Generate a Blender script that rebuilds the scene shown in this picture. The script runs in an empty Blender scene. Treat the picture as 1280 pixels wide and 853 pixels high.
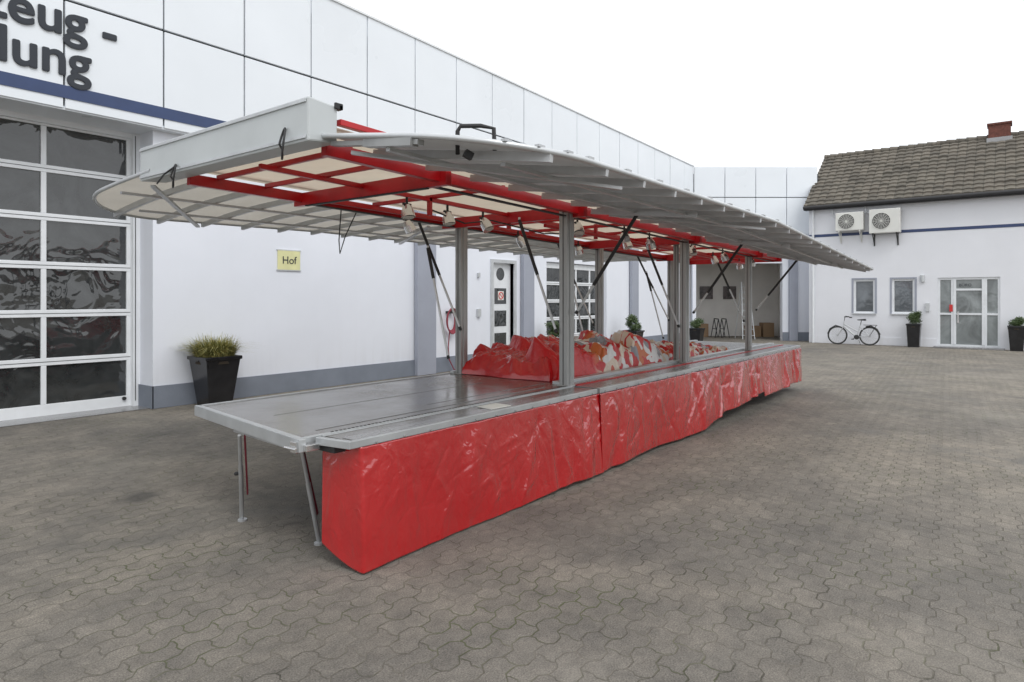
import bpy, bmesh, math, random
import numpy as np
from mathutils import Vector, Matrix, noise
random.seed(7)
scn=bpy.context.scene
scn.view_settings.view_transform='Standard'
scn.view_settings.look='None'
scn.view_settings.exposure=0
COL=scn.collection

# ---------------------------------------------------------------- materials
def newmat(name):
    m=bpy.data.materials.new(name); m.use_nodes=True
    nt=m.node_tree; b=nt.nodes['Principled BSDF']
    return m,nt,b
def mixc(nt,fac,a,b,blend='MIX'):
    n=nt.nodes.new('ShaderNodeMix'); n.data_type='RGBA'; n.blend_type=blend
    L=nt.links
    if isinstance(fac,(int,float)): n.inputs[0].default_value=fac
    else: L.new(fac,n.inputs[0])
    for i,v in ((6,a),(7,b)):
        if isinstance(v,(tuple,list)): n.inputs[i].default_value=(v[0],v[1],v[2],1)
        else: L.new(v,n.inputs[i])
    return n.outputs[2]
def ramp(nt,src,p0,p1,o0=0,o1=1):
    n=nt.nodes.new('ShaderNodeMapRange'); n.inputs[1].default_value=p0; n.inputs[2].default_value=p1
    n.inputs[3].default_value=o0; n.inputs[4].default_value=o1
    nt.links.new(src,n.inputs[0]); return n.outputs[0]
def math_(nt,op,a,b=None,c=None):
    n=nt.nodes.new('ShaderNodeMath'); n.operation=op
    for i,v in enumerate((a,b,c)):
        if v is None: continue
        if isinstance(v,(int,float)): n.inputs[i].default_value=v
        else: nt.links.new(v,n.inputs[i])
    return n.outputs[0]
def noi(nt,co,scale,detail=4,rough=.55,dist=0,ridged=False):
    n=nt.nodes.new('ShaderNodeTexNoise'); n.inputs['Scale'].default_value=scale
    n.inputs['Detail'].default_value=detail; n.inputs['Roughness'].default_value=rough
    n.inputs['Distortion'].default_value=dist
    nt.links.new(co,n.inputs['Vector']); return n.outputs['Fac']
def bump(nt,b,h,strength,dist):
    n=nt.nodes.new('ShaderNodeBump'); n.inputs['Strength'].default_value=strength
    n.inputs['Distance'].default_value=dist
    nt.links.new(h,n.inputs['Height']); nt.links.new(n.outputs[0],b.inputs['Normal']); return n
def coords(nt,scale=(1,1,1)):
    g=nt.nodes.new('ShaderNodeNewGeometry')
    m=nt.nodes.new('ShaderNodeMapping'); m.inputs['Scale'].default_value=scale
    nt.links.new(g.outputs['Position'],m.inputs['Vector']); return m.outputs[0]
def mat(name,c,rough=.5,metal=0,var=.12,scale=3,bmp=0,bscale=40,coat=0,spec=None,stretch=(1,1,1)):
    m,nt,b=newmat(name)
    co=coords(nt,stretch)
    f=noi(nt,co,scale,4)
    f2=ramp(nt,f,.3,.7)
    d=tuple(x*(1-var) for x in c); e=tuple(min(1,x*(1+var*.5)) for x in c)
    nt.links.new(mixc(nt,f2,d,e),b.inputs['Base Color'])
    b.inputs['Metallic'].default_value=metal
    nt.links.new(ramp(nt,f,0,1,max(0,rough-.06),min(1,rough+.08)),b.inputs['Roughness'])
    if coat: b.inputs['Coat Weight'].default_value=coat; b.inputs['Coat Roughness'].default_value=.06
    if spec is not None: b.inputs['Specular IOR Level'].default_value=spec
    if bmp: bump(nt,b,noi(nt,co,bscale,3),bmp,.01)
    return m
M={}
def wallmat(name,c):
    m,nt,b=newmat(name); co=coords(nt)
    f=ramp(nt,noi(nt,co,.6,5,.6),.3,.7)
    cs=coords(nt,(2.5,2.5,.12)); s=ramp(nt,noi(nt,cs,1.6,5,.65),.5,.85)
    base=mixc(nt,f,tuple(x*.94 for x in c),c)
    g=nt.nodes.new('ShaderNodeSeparateXYZ'); gg=nt.nodes.new('ShaderNodeNewGeometry'); nt.links.new(gg.outputs['Position'],g.inputs[0])
    low=ramp(nt,g.outputs[2],1.0,.2,.05,.4)
    nt.links.new(mixc(nt,math_(nt,'MULTIPLY',s,low),base,(c[0]*.62,c[1]*.6,c[2]*.56)),b.inputs['Base Color'])
    b.inputs['Roughness'].default_value=.75
    bump(nt,b,noi(nt,co,120,2),.2,.004)
    return m
M['wall']=wallmat('painted_render',(.79,.815,.875))
M['wall2']=wallmat('painted_render_house',(.81,.82,.855))
M['clad']=mat('cladding_panel',(.80,.84,.88),.28,0,.06,.35)
M['cladgap']=mat('cladding_joint',(.035,.04,.045),.6)
M['plinth']=mat('plinth_paint',(.21,.235,.28),.7,0,.15,2,.3)
M['pil']=mat('pilaster_paint',(.34,.36,.42),.6,0,.06,2)
M['blue']=mat('blue_stripe_paint',(.035,.06,.15),.4)
M['navy']=mat('sign_letters',(.02,.025,.035),.4)
M['white']=mat('white_frame',(.78,.80,.82),.35,0,.06,4)
M['alu']=mat('aluminium',(.46,.47,.48),.34,.5,.14,6)
M['rib']=mat('rib_aluminium',(.52,.53,.535),.34,.45,.12,6)
M['alul']=mat('light_aluminium',(.60,.62,.63),.34,.4,.12,5)
M['alud']=mat('post_aluminium',(.36,.365,.36),.38,.4,.16,6,stretch=(1,1,.2))
M['slot']=mat('post_groove',(.10,.10,.10),.5)
M['box']=mat('fascia_panel',(.52,.55,.555),.45,0,.08,2)
M['red']=mat('red_paint_frame',(.46,.008,.012),.30,0,.22,4)
M['black']=mat('black_rubber',(.015,.015,.016),.5)
M['steel']=mat('chrome_steel',(.7,.7,.7),.2,.9,.05,5)
M['deckedge']=mat('deck_edge',(.50,.52,.53),.30,.45,.12,5)
M['stripe']=mat('counter_strip',(.31,.31,.31),.25,.45,.2,3,stretch=(.3,1,1))
M['bag']=mat('dark_chassis',(.03,.03,.032),.6)
M['yellow']=mat('sign_yellow',(.72,.70,.38),.5)
M['brick']=mat('chimney_brick',(.15,.055,.04),.85,0,.35,12,.5)
M['pot']=mat('pot_dark',(.02,.02,.022),.2,0,.3,5)
M['soil']=mat('soil',(.04,.03,.02),.9)
M['ac']=mat('ac_casing',(.70,.70,.66),.4,0,.05,3)
M['dark']=mat('dark_grille',(.03,.03,.03),.5)
M['room']=mat('room_wall',(.80,.78,.75),.8,0,.1,1)
M['hose']=mat('hose_red',(.26,.03,.05),.5)
M['wood']=mat('cardboard',(.33,.22,.13),.8)
M['redsign']=mat('red_symbol',(.6,.03,.03),.4)
M['picture']=mat('picture_print',(.12,.10,.10),.4,0,.8,6)
M['lime']=mat('paper_sheet',(.75,.75,.70),.5)
M['bikeframe']=mat('bicycle_frame_paint',(.55,.56,.57),.3)

def deckmat():
    m,nt,b=newmat('deck_plywood'); co=coords(nt)
    f=ramp(nt,noi(nt,co,1.3,6,.65),.3,.72)
    s=ramp(nt,noi(nt,coords(nt,(.35,6,1)),5,4,.6),.35,.75)
    c=mixc(nt,f,(.110,.104,.094),(.19,.18,.165)); c=mixc(nt,s,c,(.15,.14,.128))
    sp=ramp(nt,noi(nt,co,60,2,.7),.66,.8)
    c=mixc(nt,sp,c,(.28,.27,.25))
    nt.links.new(c,b.inputs['Base Color'])
    nt.links.new(ramp(nt,f,0,1,.12,.34),b.inputs['Roughness'])
    b.inputs['Specular IOR Level'].default_value=.7
    return m
M['deck']=deckmat()
def glassmat(name,c,br=.03,dist=2.5,ior=1.6):
    m,nt,b=newmat(name); co=coords(nt)
    f=noi(nt,co,.9,4,.6,dist)
    nt.links.new(mixc(nt,ramp(nt,f,.35,.7),tuple(x*.45 for x in c),c),b.inputs['Base Color'])
    b.inputs['Roughness'].default_value=.03; b.inputs['IOR'].default_value=ior
    bump(nt,b,noi(nt,co,1.6,2,.5,1.2),br,.25)
    return m
M['glass']=glassmat('garage_pane',(.05,.054,.055),.11,2.5,1.8)
M['glass2']=glassmat('window_pane',(.20,.22,.24),.03,.5)
M['glass3']=glassmat('door_pane',(.34,.37,.37),.03,.8)
def vinyl():
    m,nt,b=newmat('red_vinyl'); co=coords(nt)
    f=ramp(nt,noi(nt,co,1.4,4),.3,.7)
    nt.links.new(mixc(nt,f,(.40,.004,.007),(.47,.007,.010)),b.inputs['Base Color'])
    nt.links.new(ramp(nt,noi(nt,co,3,3),.3,.7,.08,.18),b.inputs['Roughness'])
    b.inputs['Specular IOR Level'].default_value=.7
    b.inputs['Coat Weight'].default_value=1; b.inputs['Coat Roughness'].default_value=.04; b.inputs['Coat IOR'].default_value=1.65
    a=noi(nt,coords(nt,(1,1,.55)),3.8,2,.45,1.0)
    a2=noi(nt,coords(nt,(1,1,.8)),10,2,.5,1.5)
    n=bump(nt,b,math_(nt,'MULTIPLY_ADD',a2,.22,a),.40,.07)
    nt.links.new(n.outputs[0],b.inputs['Coat Normal'])
    return m
M['vinyl']=vinyl()
def tarp():
    m,nt,b=newmat('tarpaulin_fabric'); co=coords(nt)
    s=nt.nodes.new('ShaderNodeSeparateXYZ'); nt.links.new(co,s.inputs[0])
    v=nt.nodes.new('ShaderNodeTexVoronoi'); v.inputs['Scale'].default_value=5.5
    nz=nt.nodes.new('ShaderNodeTexNoise'); nz.inputs['Scale'].default_value=3.0
    nt.links.new(co,nz.inputs['Vector'])
    va=nt.nodes.new('ShaderNodeVectorMath'); va.operation='MULTIPLY_ADD'; va.inputs[1].default_value=(.8,.8,.8)
    nt.links.new(nz.outputs['Color'],va.inputs[0]); nt.links.new(co,va.inputs[2]); nt.links.new(va.outputs[0],v.inputs['Vector'])
    sc=nt.nodes.new('ShaderNodeSeparateColor'); nt.links.new(v.outputs['Color'],sc.inputs[0])
    c=mixc(nt,ramp(nt,sc.outputs[0],.50,.52),(.46,.009,.011),(.60,.50,.40))
    c=mixc(nt,ramp(nt,sc.outputs[1],.72,.74),c,(.62,.61,.60))
    c=mixc(nt,ramp(nt,sc.outputs[2],.88,.90),c,(.48,.12,.03))
    c=mixc(nt,ramp(nt,sc.outputs[2],.12,.10),c,(.22,.22,.24))
    x=ramp(nt,s.outputs[0],6.75,6.9)
    c=mixc(nt,x,(.48,.009,.011),c)
    nt.links.new(c,b.inputs['Base Color']); b.inputs['Roughness'].default_value=.28
    bump(nt,b,noi(nt,co,14,3,.6,1.2),.35,.03)
    return m
M['tarp']=tarp()
M['tarpred']=mat('red_tarpaulin',(.46,.008,.010),.22,0,.15,3,.5,13,coat=.5)
def translucent(name,c,tr):
    m,nt,b=newmat(name); co=coords(nt)
    f=ramp(nt,noi(nt,co,1.8,5,.6),.3,.75)
    cc=mixc(nt,f,tuple(x*.84 for x in c),c)
    nt.links.new(cc,b.inputs['Base Color']); b.inputs['Roughness'].default_value=.4
    t=nt.nodes.new('ShaderNodeBsdfTranslucent'); nt.links.new(cc,t.inputs[0])
    mx=nt.nodes.new('ShaderNodeMixShader'); mx.inputs[0].default_value=tr
    nt.links.new(b.outputs[0],mx.inputs[1]); nt.links.new(t.outputs[0],mx.inputs[2])
    nt.links.new(mx.outputs[0],nt.nodes['Material Output'].inputs[0])
    return m
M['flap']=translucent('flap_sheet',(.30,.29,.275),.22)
M['flapr']=translucent('rear_flap_sheet',(.60,.56,.49),.38)
M['roofs']=translucent('roof_sheet',(.74,.66,.52),.42)
def tile():
    m,nt,b=newmat('roof_tiles'); co=coords(nt)
    br=nt.nodes.new('ShaderNodeTexBrick'); br.offset=0
    br.inputs['Scale'].default_value=1; br.inputs['Brick Width'].default_value=.30; br.inputs['Row Height'].default_value=.26
    br.inputs['Mortar Size'].default_value=.012
    br.inputs['Color1'].default_value=(.19,.165,.135,1); br.inputs['Color2'].default_value=(.08,.072,.06,1); br.inputs['Mortar'].default_value=(.03,.03,.025,1)
    s=nt.nodes.new('ShaderNodeSeparateXYZ'); nt.links.new(co,s.inputs[0])
    k=nt.nodes.new('ShaderNodeCombineXYZ'); nt.links.new(s.outputs[1],k.inputs[0]); nt.links.new(s.outputs[0],k.inputs[1])
    nt.links.new(k.outputs[0],br.inputs['Vector'])
    f=ramp(nt,noi(nt,co,1.5,5,.7),.35,.7)
    nt.links.new(mixc(nt,.45,br.outputs['Color'],mixc(nt,f,(.09,.08,.065),(.19,.175,.14))),b.inputs['Base Color'])
    b.inputs['Roughness'].default_value=.85
    return m
M['tile']=tile()
def leafmat(name,a,b2):
    m,nt,b=newmat(name); co=coords(nt)
    f=ramp(nt,noi(nt,co,14,3,.7),.35,.65)
    nt.links.new(mixc(nt,f,a,b2),b.inputs['Base Color']); b.inputs['Roughness'].default_value=.55
    return m
M['leaf']=leafmat('shrub_leaves',(.03,.06,.02),(.09,.13,.04))
M['grassy']=leafmat('ornamental_grass',(.09,.12,.035),(.42,.36,.12))

def ground():
    m,nt,b=newmat('interlocking_pavers'); L=nt.links
    g=nt.nodes.new('ShaderNodeNewGeometry')
    P=g.outputs['Position']
    mp=nt.nodes.new('ShaderNodeMapping'); mp.inputs['Rotation'].default_value=(0,0,math.radians(-4)); L.new(P,mp.inputs['Vector'])
    s=nt.nodes.new('ShaderNodeSeparateXYZ'); L.new(mp.outputs[0],s.inputs[0])
    BW,BH=.235,.135
    def trap(src,period,amp):
        q=math_(nt,'MULTIPLY',math_(nt,'SINE',math_(nt,'MULTIPLY',src,2*math.pi/period)),1.7)
        q=math_(nt,'MINIMUM',math_(nt,'MAXIMUM',q,-1),1)
        return math_(nt,'MULTIPLY',q,amp)
    wob=noi(nt,P,1.1,2)
    y0=math_(nt,'MULTIPLY_ADD',wob,.12,s.outputs[1]); x0=math_(nt,'MULTIPLY_ADD',wob,-.10,s.outputs[0])
    xx=math_(nt,'ADD',x0,trap(y0,BH,.010)); yy=math_(nt,'ADD',y0,trap(x0,BW,.021))
    rag=noi(nt,P,22,2); yy=math_(nt,'MULTIPLY_ADD',rag,.014,yy); xx=math_(nt,'MULTIPLY_ADD',rag,-.014,xx)
    c=nt.nodes.new('ShaderNodeCombineXYZ'); L.new(xx,c.inputs[0]); L.new(yy,c.inputs[1])
    br=nt.nodes.new('ShaderNodeTexBrick'); br.offset=.5
    for k,v in (('Scale',1),('Brick Width',BW),('Row Height',BH),('Mortar Size',.0065),('Mortar Smooth',.7),('Bias',0)): br.inputs[k].default_value=v
    br.inputs['Color1'].default_value=(.258,.236,.206,1); br.inputs['Color2'].default_value=(.224,.205,.180,1)
    br.inputs['Mortar'].default_value=(.105,.096,.075,1)
    L.new(c.outputs[0],br.inputs['Vector'])
    big=ramp(nt,noi(nt,P,.20,5,.6,.7),.36,.66)
    med=ramp(nt,noi(nt,P,1.3,6,.75,.4),.36,.68)
    sml=ramp(nt,noi(nt,P,9,5,.8),.34,.68)
    fine=ramp(nt,noi(nt,P,110,3,.85),.33,.70)
    col=mixc(nt,1,br.outputs['Color'],mixc(nt,big,(.74,.75,.77),(1.18,1.15,1.10)),'MULTIPLY')
    col=mixc(nt,1,col,mixc(nt,med,(.74,.75,.76),(1.14,1.13,1.11)),'MULTIPLY')
    col=mixc(nt,1,col,mixc(nt,sml,(.78,.78,.78),(1.15,1.15,1.14)),'MULTIPLY')
    col=mixc(nt,1,col,mixc(nt,fine,(.44,.44,.44),(1.50,1.49,1.47)),'MULTIPLY')
    jv=ramp(nt,noi(nt,P,2.6,4,.7),.38,.58)
    col=mixc(nt,math_(nt,'MULTIPLY',math_(nt,'MULTIPLY',br.outputs['Fac'],jv),.7),col,(.21,.19,.16))
    moss=math_(nt,'MULTIPLY',br.outputs['Fac'],ramp(nt,noi(nt,P,.7,5,.7),.48,.62))
    col=mixc(nt,math_(nt,'MULTIPLY',moss,.85),col,(.085,.098,.04))
    dust=ramp(nt,noi(nt,P,.45,6,.75,.5),.52,.72)
    col=mixc(nt,math_(nt,'MULTIPLY',dust,.35),col,(.34,.315,.27))
    stain=ramp(nt,noi(nt,P,.6,5,.65,1.0),.59,.71)
    col=mixc(nt,math_(nt,'MULTIPLY',stain,.55),col,(.095,.09,.08))
    vd=nt.nodes.new('ShaderNodeVectorMath'); vd.operation='DISTANCE'; vd.inputs[1].default_value=(2.6,6.15,0); L.new(P,vd.inputs[0])
    dd=math_(nt,'MULTIPLY_ADD',noi(nt,P,5,3),.25,vd.outputs['Value'])
    col=mixc(nt,ramp(nt,dd,.36,.22,0,.75),col,(.06,.057,.052))
    L.new(col,b.inputs['Base Color'])
    L.new(ramp(nt,stain,0,1,.85,.6),b.inputs['Roughness'])
    hh=math_(nt,'MULTIPLY_ADD',fine,.40,math_(nt,'MULTIPLY_ADD',br.outputs['Fac'],-1,1))
    bump(nt,b,hh,.6,.006)
    return m
M['ground']=ground()

# ---------------------------------------------------------------- mesh builder
def empty(name,loc=(0,0,0),rot=0):
    e=bpy.data.objects.new(name,None); COL.objects.link(e); e.location=loc; e.rotation_euler=(0,0,rot); e.empty_display_size=.2; return e
class B:
    def __init__(s): s.v=[]; s.f=[]
    def quad(s,*p):
        n=len(s.v); s.v+= [tuple(q) for q in p]; s.f.append(tuple(range(n,n+len(p)))); return s
    def hexa(s,p):
        n=len(s.v); s.v+=[tuple(q) for q in p]
        for f in ((0,3,2,1),(4,5,6,7),(0,1,5,4),(1,2,6,5),(2,3,7,6),(3,0,4,7)): s.f.append(tuple(n+i for i in f))
        return s
    def box(s,x0,x1,y0,y1,z0,z1):
        return s.hexa([(x0,y0,z0),(x1,y0,z0),(x1,y1,z0),(x0,y1,z0),(x0,y0,z1),(x1,y0,z1),(x1,y1,z1),(x0,y1,z1)])
    def beam(s,p,q,w,h,up=(0,0,1)):
        p=Vector(p); q=Vector(q); d=(q-p).normalized(); u=Vector(up)
        if abs(d.dot(u))>.97: u=Vector((1,0,0))
        r=d.cross(u).normalized()*w/2; u=r.cross(d).normalized()*h/2
        return s.hexa([p-r-u,p+r-u,q+r-u,q-r-u,p-r+u,p+r+u,q+r+u,q-r+u])
    def tube(s,p,q,r,r2=None,n=12,cap=True):
        p=Vector(p); q=Vector(q); d=(q-p).normalized(); r2=r if r2 is None else r2
        u=Vector((0,0,1)) if abs(d.z)<.9 else Vector((1,0,0))
        a=d.cross(u).normalized(); b=d.cross(a)
        k=len(s.v)
        for c,rr in ((p,r),(q,r2)):
            for i in range(n):
                t=2*math.pi*i/n; s.v.append(tuple(c+(a*math.cos(t)+b*math.sin(t))*rr))
        for i in range(n):
            j=(i+1)%n; s.f.append((k+i,k+j,k+n+j,k+n+i))
        if cap: s.f.append(tuple(k+i for i in range(n))[::-1]); s.f.append(tuple(k+n+i for i in range(n)))
        return s
    def path(s,pts,r,n=8,closed=False):
        pts=[Vector(p) for p in pts]; m=len(pts); k=len(s.v)
        pa=None
        for i,p in enumerate(pts):
            if closed: d=pts[(i+1)%m]-pts[i-1]
            else: d=pts[min(i+1,m-1)]-pts[max(i-1,0)]
            d.normalize()
            if pa is None:
                u=Vector((0,0,1)) if abs(d.z)<.9 else Vector((1,0,0)); a=d.cross(u).normalized()
            else: a=(pa-d*pa.dot(d)).normalized()
            pa=a; b=d.cross(a)
            for j in range(n):
                t=2*math.pi*j/n; s.v.append(tuple(p+(a*math.cos(t)+b*math.sin(t))*r))
        for i in range(m if closed else m-1):
            i2=(i+1)%m
            for j in range(n):
                j2=(j+1)%n; s.f.append((k+i*n+j,k+i*n+j2,k+i2*n+j2,k+i2*n+j))
        return s
    def grid(s,P,closed=False):
        k=len(s.v); R=len(P); C=len(P[0])
        for row in P:
            for p in row: s.v.append(tuple(p))
        for i in range(R-1):
            for j in range(C-1): s.f.append((k+i*C+j,k+i*C+j+1,k+(i+1)*C+j+1,k+(i+1)*C+j))
        return s
    def make(s,name,m,parent=None,bevel=0,smooth=False,solid=0,fix=True):
        me=bpy.data.meshes.new(name); me.from_pydata(s.v,[],s.f); me.update()
        if fix:
            bm=bmesh.new(); bm.from_mesh(me); bmesh.ops.recalc_face_normals(bm,faces=bm.faces); bm.to_mesh(me); bm.free()
        o=bpy.data.objects.new(name,me); COL.objects.link(o); me.materials.append(M[m] if isinstance(m,str) else m)
        if smooth:
            for p in me.polygons: p.use_smooth=True
        if solid:
            md=o.modifiers.new('solid','SOLIDIFY'); md.thickness=solid; md.offset=0
        if bevel:
            md=o.modifiers.new('bev','BEVEL'); md.width=bevel; md.segments=2; md.limit_method='ANGLE'
        if parent is not None: o.parent=parent
        return o

# ---------------------------------------------------------------- ground
gb=B(); gb.quad((-150,-150,0),(250,-150,0),(250,250,0),(-150,250,0)); gb.make('paved_yard_ground','ground')

# ---------------------------------------------------------------- left commercial building
bld=empty('commercial_building')
def ztop(x): return 7.65-.35*(x-8.2)/18 if x>8.2 else 7.65
WY=10.9; CY=10.7
w=B()
ops=[(13.35,14.25,.0,2.72),(15.85,19.4,.0,2.85)]
xs=4.8
for (a,b_,z0,z1) in ops:
    w.box(xs,a,WY,11.2,0,4.5); w.box(a,b_,WY,11.2,z1,4.5); xs=b_
w.box(xs,26.55,WY,11.2,0,4.5)
w.box(4.8,5.1,11.2,11.62,0,4.5)
w.box(-5,.45,WY,11.62,0,4.5)
w.make('wall',"wall",bld)
B().box(-5,26.3,11.65,18,4.3,7.2).make('roof_volume','wall',bld)
B().box(-5,26.5,CY+.06,11.64,4.5,7.25).make('cladding_backing','cladgap',bld)
B().box(-5,26.45,CY+.03,11.6,4.44,4.497).make('soffit','clad',bld)
c=B(); P0=4.88-1.37*7
x=P0
while x<26.3:
    x1=min(x+1.37,26.42)
    g=.013; dy=random.uniform(-.004,.004)
    c.hexa([(x+g,CY+dy,6.02),(x1-g,CY+dy,6.02),(x1-g,CY+.05,6.02),(x+g,CY+.05,6.02),(x+g,CY+dy,ztop(x)),(x1-g,CY+dy,ztop(x1)),(x1-g,CY+.05,ztop(x1)),(x+g,CY+.05,ztop(x))])
    c.box(x+g,x1-g,CY,CY+.05,4.46,5.985)
    x=x1
c.make('cladding_panels','clad',bld,bevel=.006)
cp=B(); cp.beam((-5,CY+.15,7.66),(8.2,CY+.15,7.66),.36,.04); cp.beam((8.2,CY+.15,7.66),(26.45,CY+.15,7.315),.36,.04); cp.make('parapet_cap','white',bld)
B().box(-5,26.4,CY-.012,CY-.003,4.60,4.78).make('stripe','blue',bld)
R90=math.radians(90)
def text(s,size,loc,rot,m,parent,name,align='RIGHT',off=0,ex=.01):
    cu=bpy.data.curves.new(name,'FONT'); cu.body=s; cu.size=size; cu.align_x=align; cu.extrude=ex; cu.resolution_u=6
    o=bpy.data.objects.new(name,cu); COL.objects.link(o)
    bpy.context.view_layer.update()
    dg=bpy.context.evaluated_depsgraph_get(); me=bpy.data.meshes.new_from_object(o.evaluated_get(dg))
    bpy.data.objects.remove(o)
    if off:
        bm=bmesh.new(); bm.from_mesh(me); base=bm.copy()
        k=0
        for dx,dy in ((off,0),(-off,0),(0,off),(0,-off),(off*.7,off*.7),(-off*.7,-off*.7),(off*.7,-off*.7),(-off*.7,off*.7)):
            k+=1; t=base.copy(); bmesh.ops.translate(t,verts=t.verts,vec=(dx,dy,-.0006*k)); tm=bpy.data.meshes.new('t'); t.to_mesh(tm); bm.from_mesh(tm); t.free()
        bm.to_mesh(me); bm.free()
    me.name=name
    o=bpy.data.objects.new(name,me); COL.objects.link(o); o.location=loc; o.rotation_euler=rot; me.materials.clear(); me.materials.append(M[m]); o.parent=parent; return o
text('Nutzfahrzeug -',.68,(4.20,CY-.018,5.50),(R90,0,0),'navy',bld,'lettering_top','RIGHT',.014)
text('Abteilung',.68,(3.84,CY-.018,4.93),(R90,0,0),'navy',bld,'lettering_bottom','RIGHT',.014)
pl=B()
for a,b_ in ((4.8,13.3),(14.3,15.8),(19.45,26.5)): pl.box(a-.02,b_,WY-.03,WY-.002,0.004,.36)
pl.box(4.775,4.798,WY-.03,11.45,0.004,.36)
pl.make('plinth','plinth',bld)
pb=B()
for a,b_ in ((10.5,11.1),(14.55,15.05),(21.0,21.5)): pb.box(a,b_,WY-.14,WY-.032,0.004,4.43)
pb.make('pilasters','pil',bld,bevel=.008)
def sectional(x0,x1,z0,z1,y,cols,rows,parent,nm,fr=.055):
    f=B(); gl=B(); gp=B()
    rh=(z1-z0)/rows; cw=(x1-x0)/cols
    for r in range(rows+1):
        z=z0+r*rh; t=fr if 0<r<rows else fr*1.6
        f.box(x0-.04,x1+.04,y-.03,y+.02,z-t,z+t)
        if 0<r<rows: gp.box(x0-.04,x1+.04,y-.034,y-.031,z-.004,z+.004)
    for k in range(cols+1):
        x=x0+k*cw
        for r in range(rows):
            z=z0+r*rh
            lo=fr if r>0 else fr*1.6; hi=fr if r<rows-1 else fr*1.6
            f.box(x-.035,x+.035,y-.028,y+.02,z+lo,z+rh-hi)
    gl.box(x0,x1,y+.005,y+.015,z0,z1)
    f.make(nm+'_frame','white',parent,bevel=.006); gl.make(nm+'_panes','glass',parent); gp.make(nm+'_seams','cladgap',parent)
sectional(-.05,4.68,.09,4.42,11.5,4,6,bld,'garage_door')
tr=B(); tr.box(4.70,4.80,11.36,11.6,0,4.44); tr.box(.45,4.7,11.40,11.6,4.36,4.44); tr.make('garage_door_track','white',bld)
tr=B(); tr.box(4.725,4.735,11.352,11.358,0.1,4.4); tr.tube((4.6,11.44,.14),(4.6,11.47,.14),.03); tr.make('garage_track_groove','dark',bld)
B().box(-4,5,11.63,11.66,0,4.4).make('garage_back','dark',bld)
B().box(1,4.78,10.95,11.5,0.004,.012).make('garage_threshold','stripe',bld)
d=B(); d.box(13.36,14.24,11.0,11.06,0.02,2.7); d.make('entry_door','white',bld)
d=B(); d.tube((13.8,10.992,2.42),(13.8,10.998,2.42),.17,n=24)
for z in (1.62,1.02,.42): d.box(13.55,14.05,10.99,10.998,z,z+.42)
d.make('entry_door_lights','glass',bld)
d=B(); d.box(13.25,13.35,10.86,11.05,0,2.8); d.box(14.25,14.35,10.86,11.05,0,2.8); d.box(13.35,14.25,10.86,11.05,2.71,2.8); d.make('entry_door_frame','alul',bld)
d=B(); d.box(13.68,13.92,10.978,10.988,1.72,1.96); d.make('prohibition_notice','lime',bld)
ring=B(); ring.path([(13.8+.09*math.cos(t*math.pi/12),10.972,1.84+.09*math.sin(t*math.pi/12)) for t in range(24)],.012,6,True); ring.beam((13.74,10.972,1.90),(13.86,10.972,1.78),.01,.015); ring.make('prohibition_ring','redsign',bld)
sectional(15.95,19.3,.1,2.75,11.02,4,5,bld,'workshop_door',.05)
j=B(); j.box(12.7,12.82,WY-.06,WY-.002,1.3,1.5); j.box(12.72,12.8,WY-.05,WY-.002,2.3,2.42); j.make('junction_boxes','alul',bld)
ang=math.atan2(-3.85,3.0); LW=4.88
def loc_obj(o): o.location=(26.42,10.72,0); o.rotation_euler=(0,0,ang); return o
ow0,ow1,oh=.12,3.75,3.25
w=B(); w.box(-.02,ow0,0,.25,0,4.5); w.box(ow1,LW+.4,0,.25,0,4.5); w.box(ow0,ow1,0,.25,oh,4.5); loc_obj(w.make('far_wall','wall',bld))
w=B(); w.box(.0,LW+.4,.05,4,4.51,7.0); loc_obj(w.make('far_cladding_backing','cladgap',bld))
c=B(); x=.02; n=4; cw=(LW+.3)/n
for k in range(n):
    c.box(x+.013,x+cw-.013,-.05,.045,6.02,7.28); c.box(x+.013,x+cw-.013,-.05,.045,4.46,5.985); x+=cw
loc_obj(c.make('far_cladding_panels','clad',bld,bevel=.006))
w=B(); w.box(4.0,4.35,-.12,-.003,0.004,4.4); loc_obj(w.make('far_pilaster','pil',bld))
w=B(); w.box(ow1,4.0,-.03,-.003,0.004,.36); w.box(4.35,LW,-.03,-.003,0.004,.36); loc_obj(w.make('far_plinth','plinth',bld))
r=B(); r.quad((-1.0,3.5,0),(5,3.5,0),(5,3.5,3.6),(-1.0,3.5,3.6)); r.quad((-1.0,.26,0),(-1.0,3.5,0),(-1.0,3.5,3.6),(-1.0,.26,3.6)); r.quad((5,.26,0),(5,3.5,0),(5,3.5,3.6),(5,.26,3.6)); r.quad((-1.0,.26,3.6),(5,.26,3.6),(5,3.5,3.6),(-1.0,3.5,3.6))
loc_obj(r.make('workshop_room','room',bld))
r=B(); r.box(1.3,1.9,3.42,3.47,1.75,2.35); r.box(2.4,3.0,3.42,3.47,1.75,2.35); loc_obj(r.make('wall_pictures','picture',bld))
r=B(); r.box(3.3,3.9,2.7,3.2,0.004,.5); r.box(4.0,4.5,2.7,3.2,0.004,.65); r.box(1.0,1.5,2.8,3.3,0.004,.6); loc_obj(r.make('storage_boxes','wood',bld))
r=B(); r.box(-.1,.45,2.4,3.3,0.004,1.1); r.box(-.05,.4,2.45,3.25,1.1,1.7); loc_obj(r.make('machine_cabinet','dark',bld))
la=empty('stepladder',(0,0,0)); 
lw=Matrix.Translation((26.42,10.72,0))@Matrix.Rotation(ang,4,'Z')
def LP(x,y,z): return lw@Vector((x,y,z))
l=B()
for sx in (-.22,.22):
    l.tube(LP(2.7+sx*1.2,1.0,0.0),LP(2.7+sx*.7,1.45,2.5),.025); l.tube(LP(2.7+sx*1.2,1.95,0),LP(2.7+sx*.7,1.47,2.5),.022)
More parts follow.
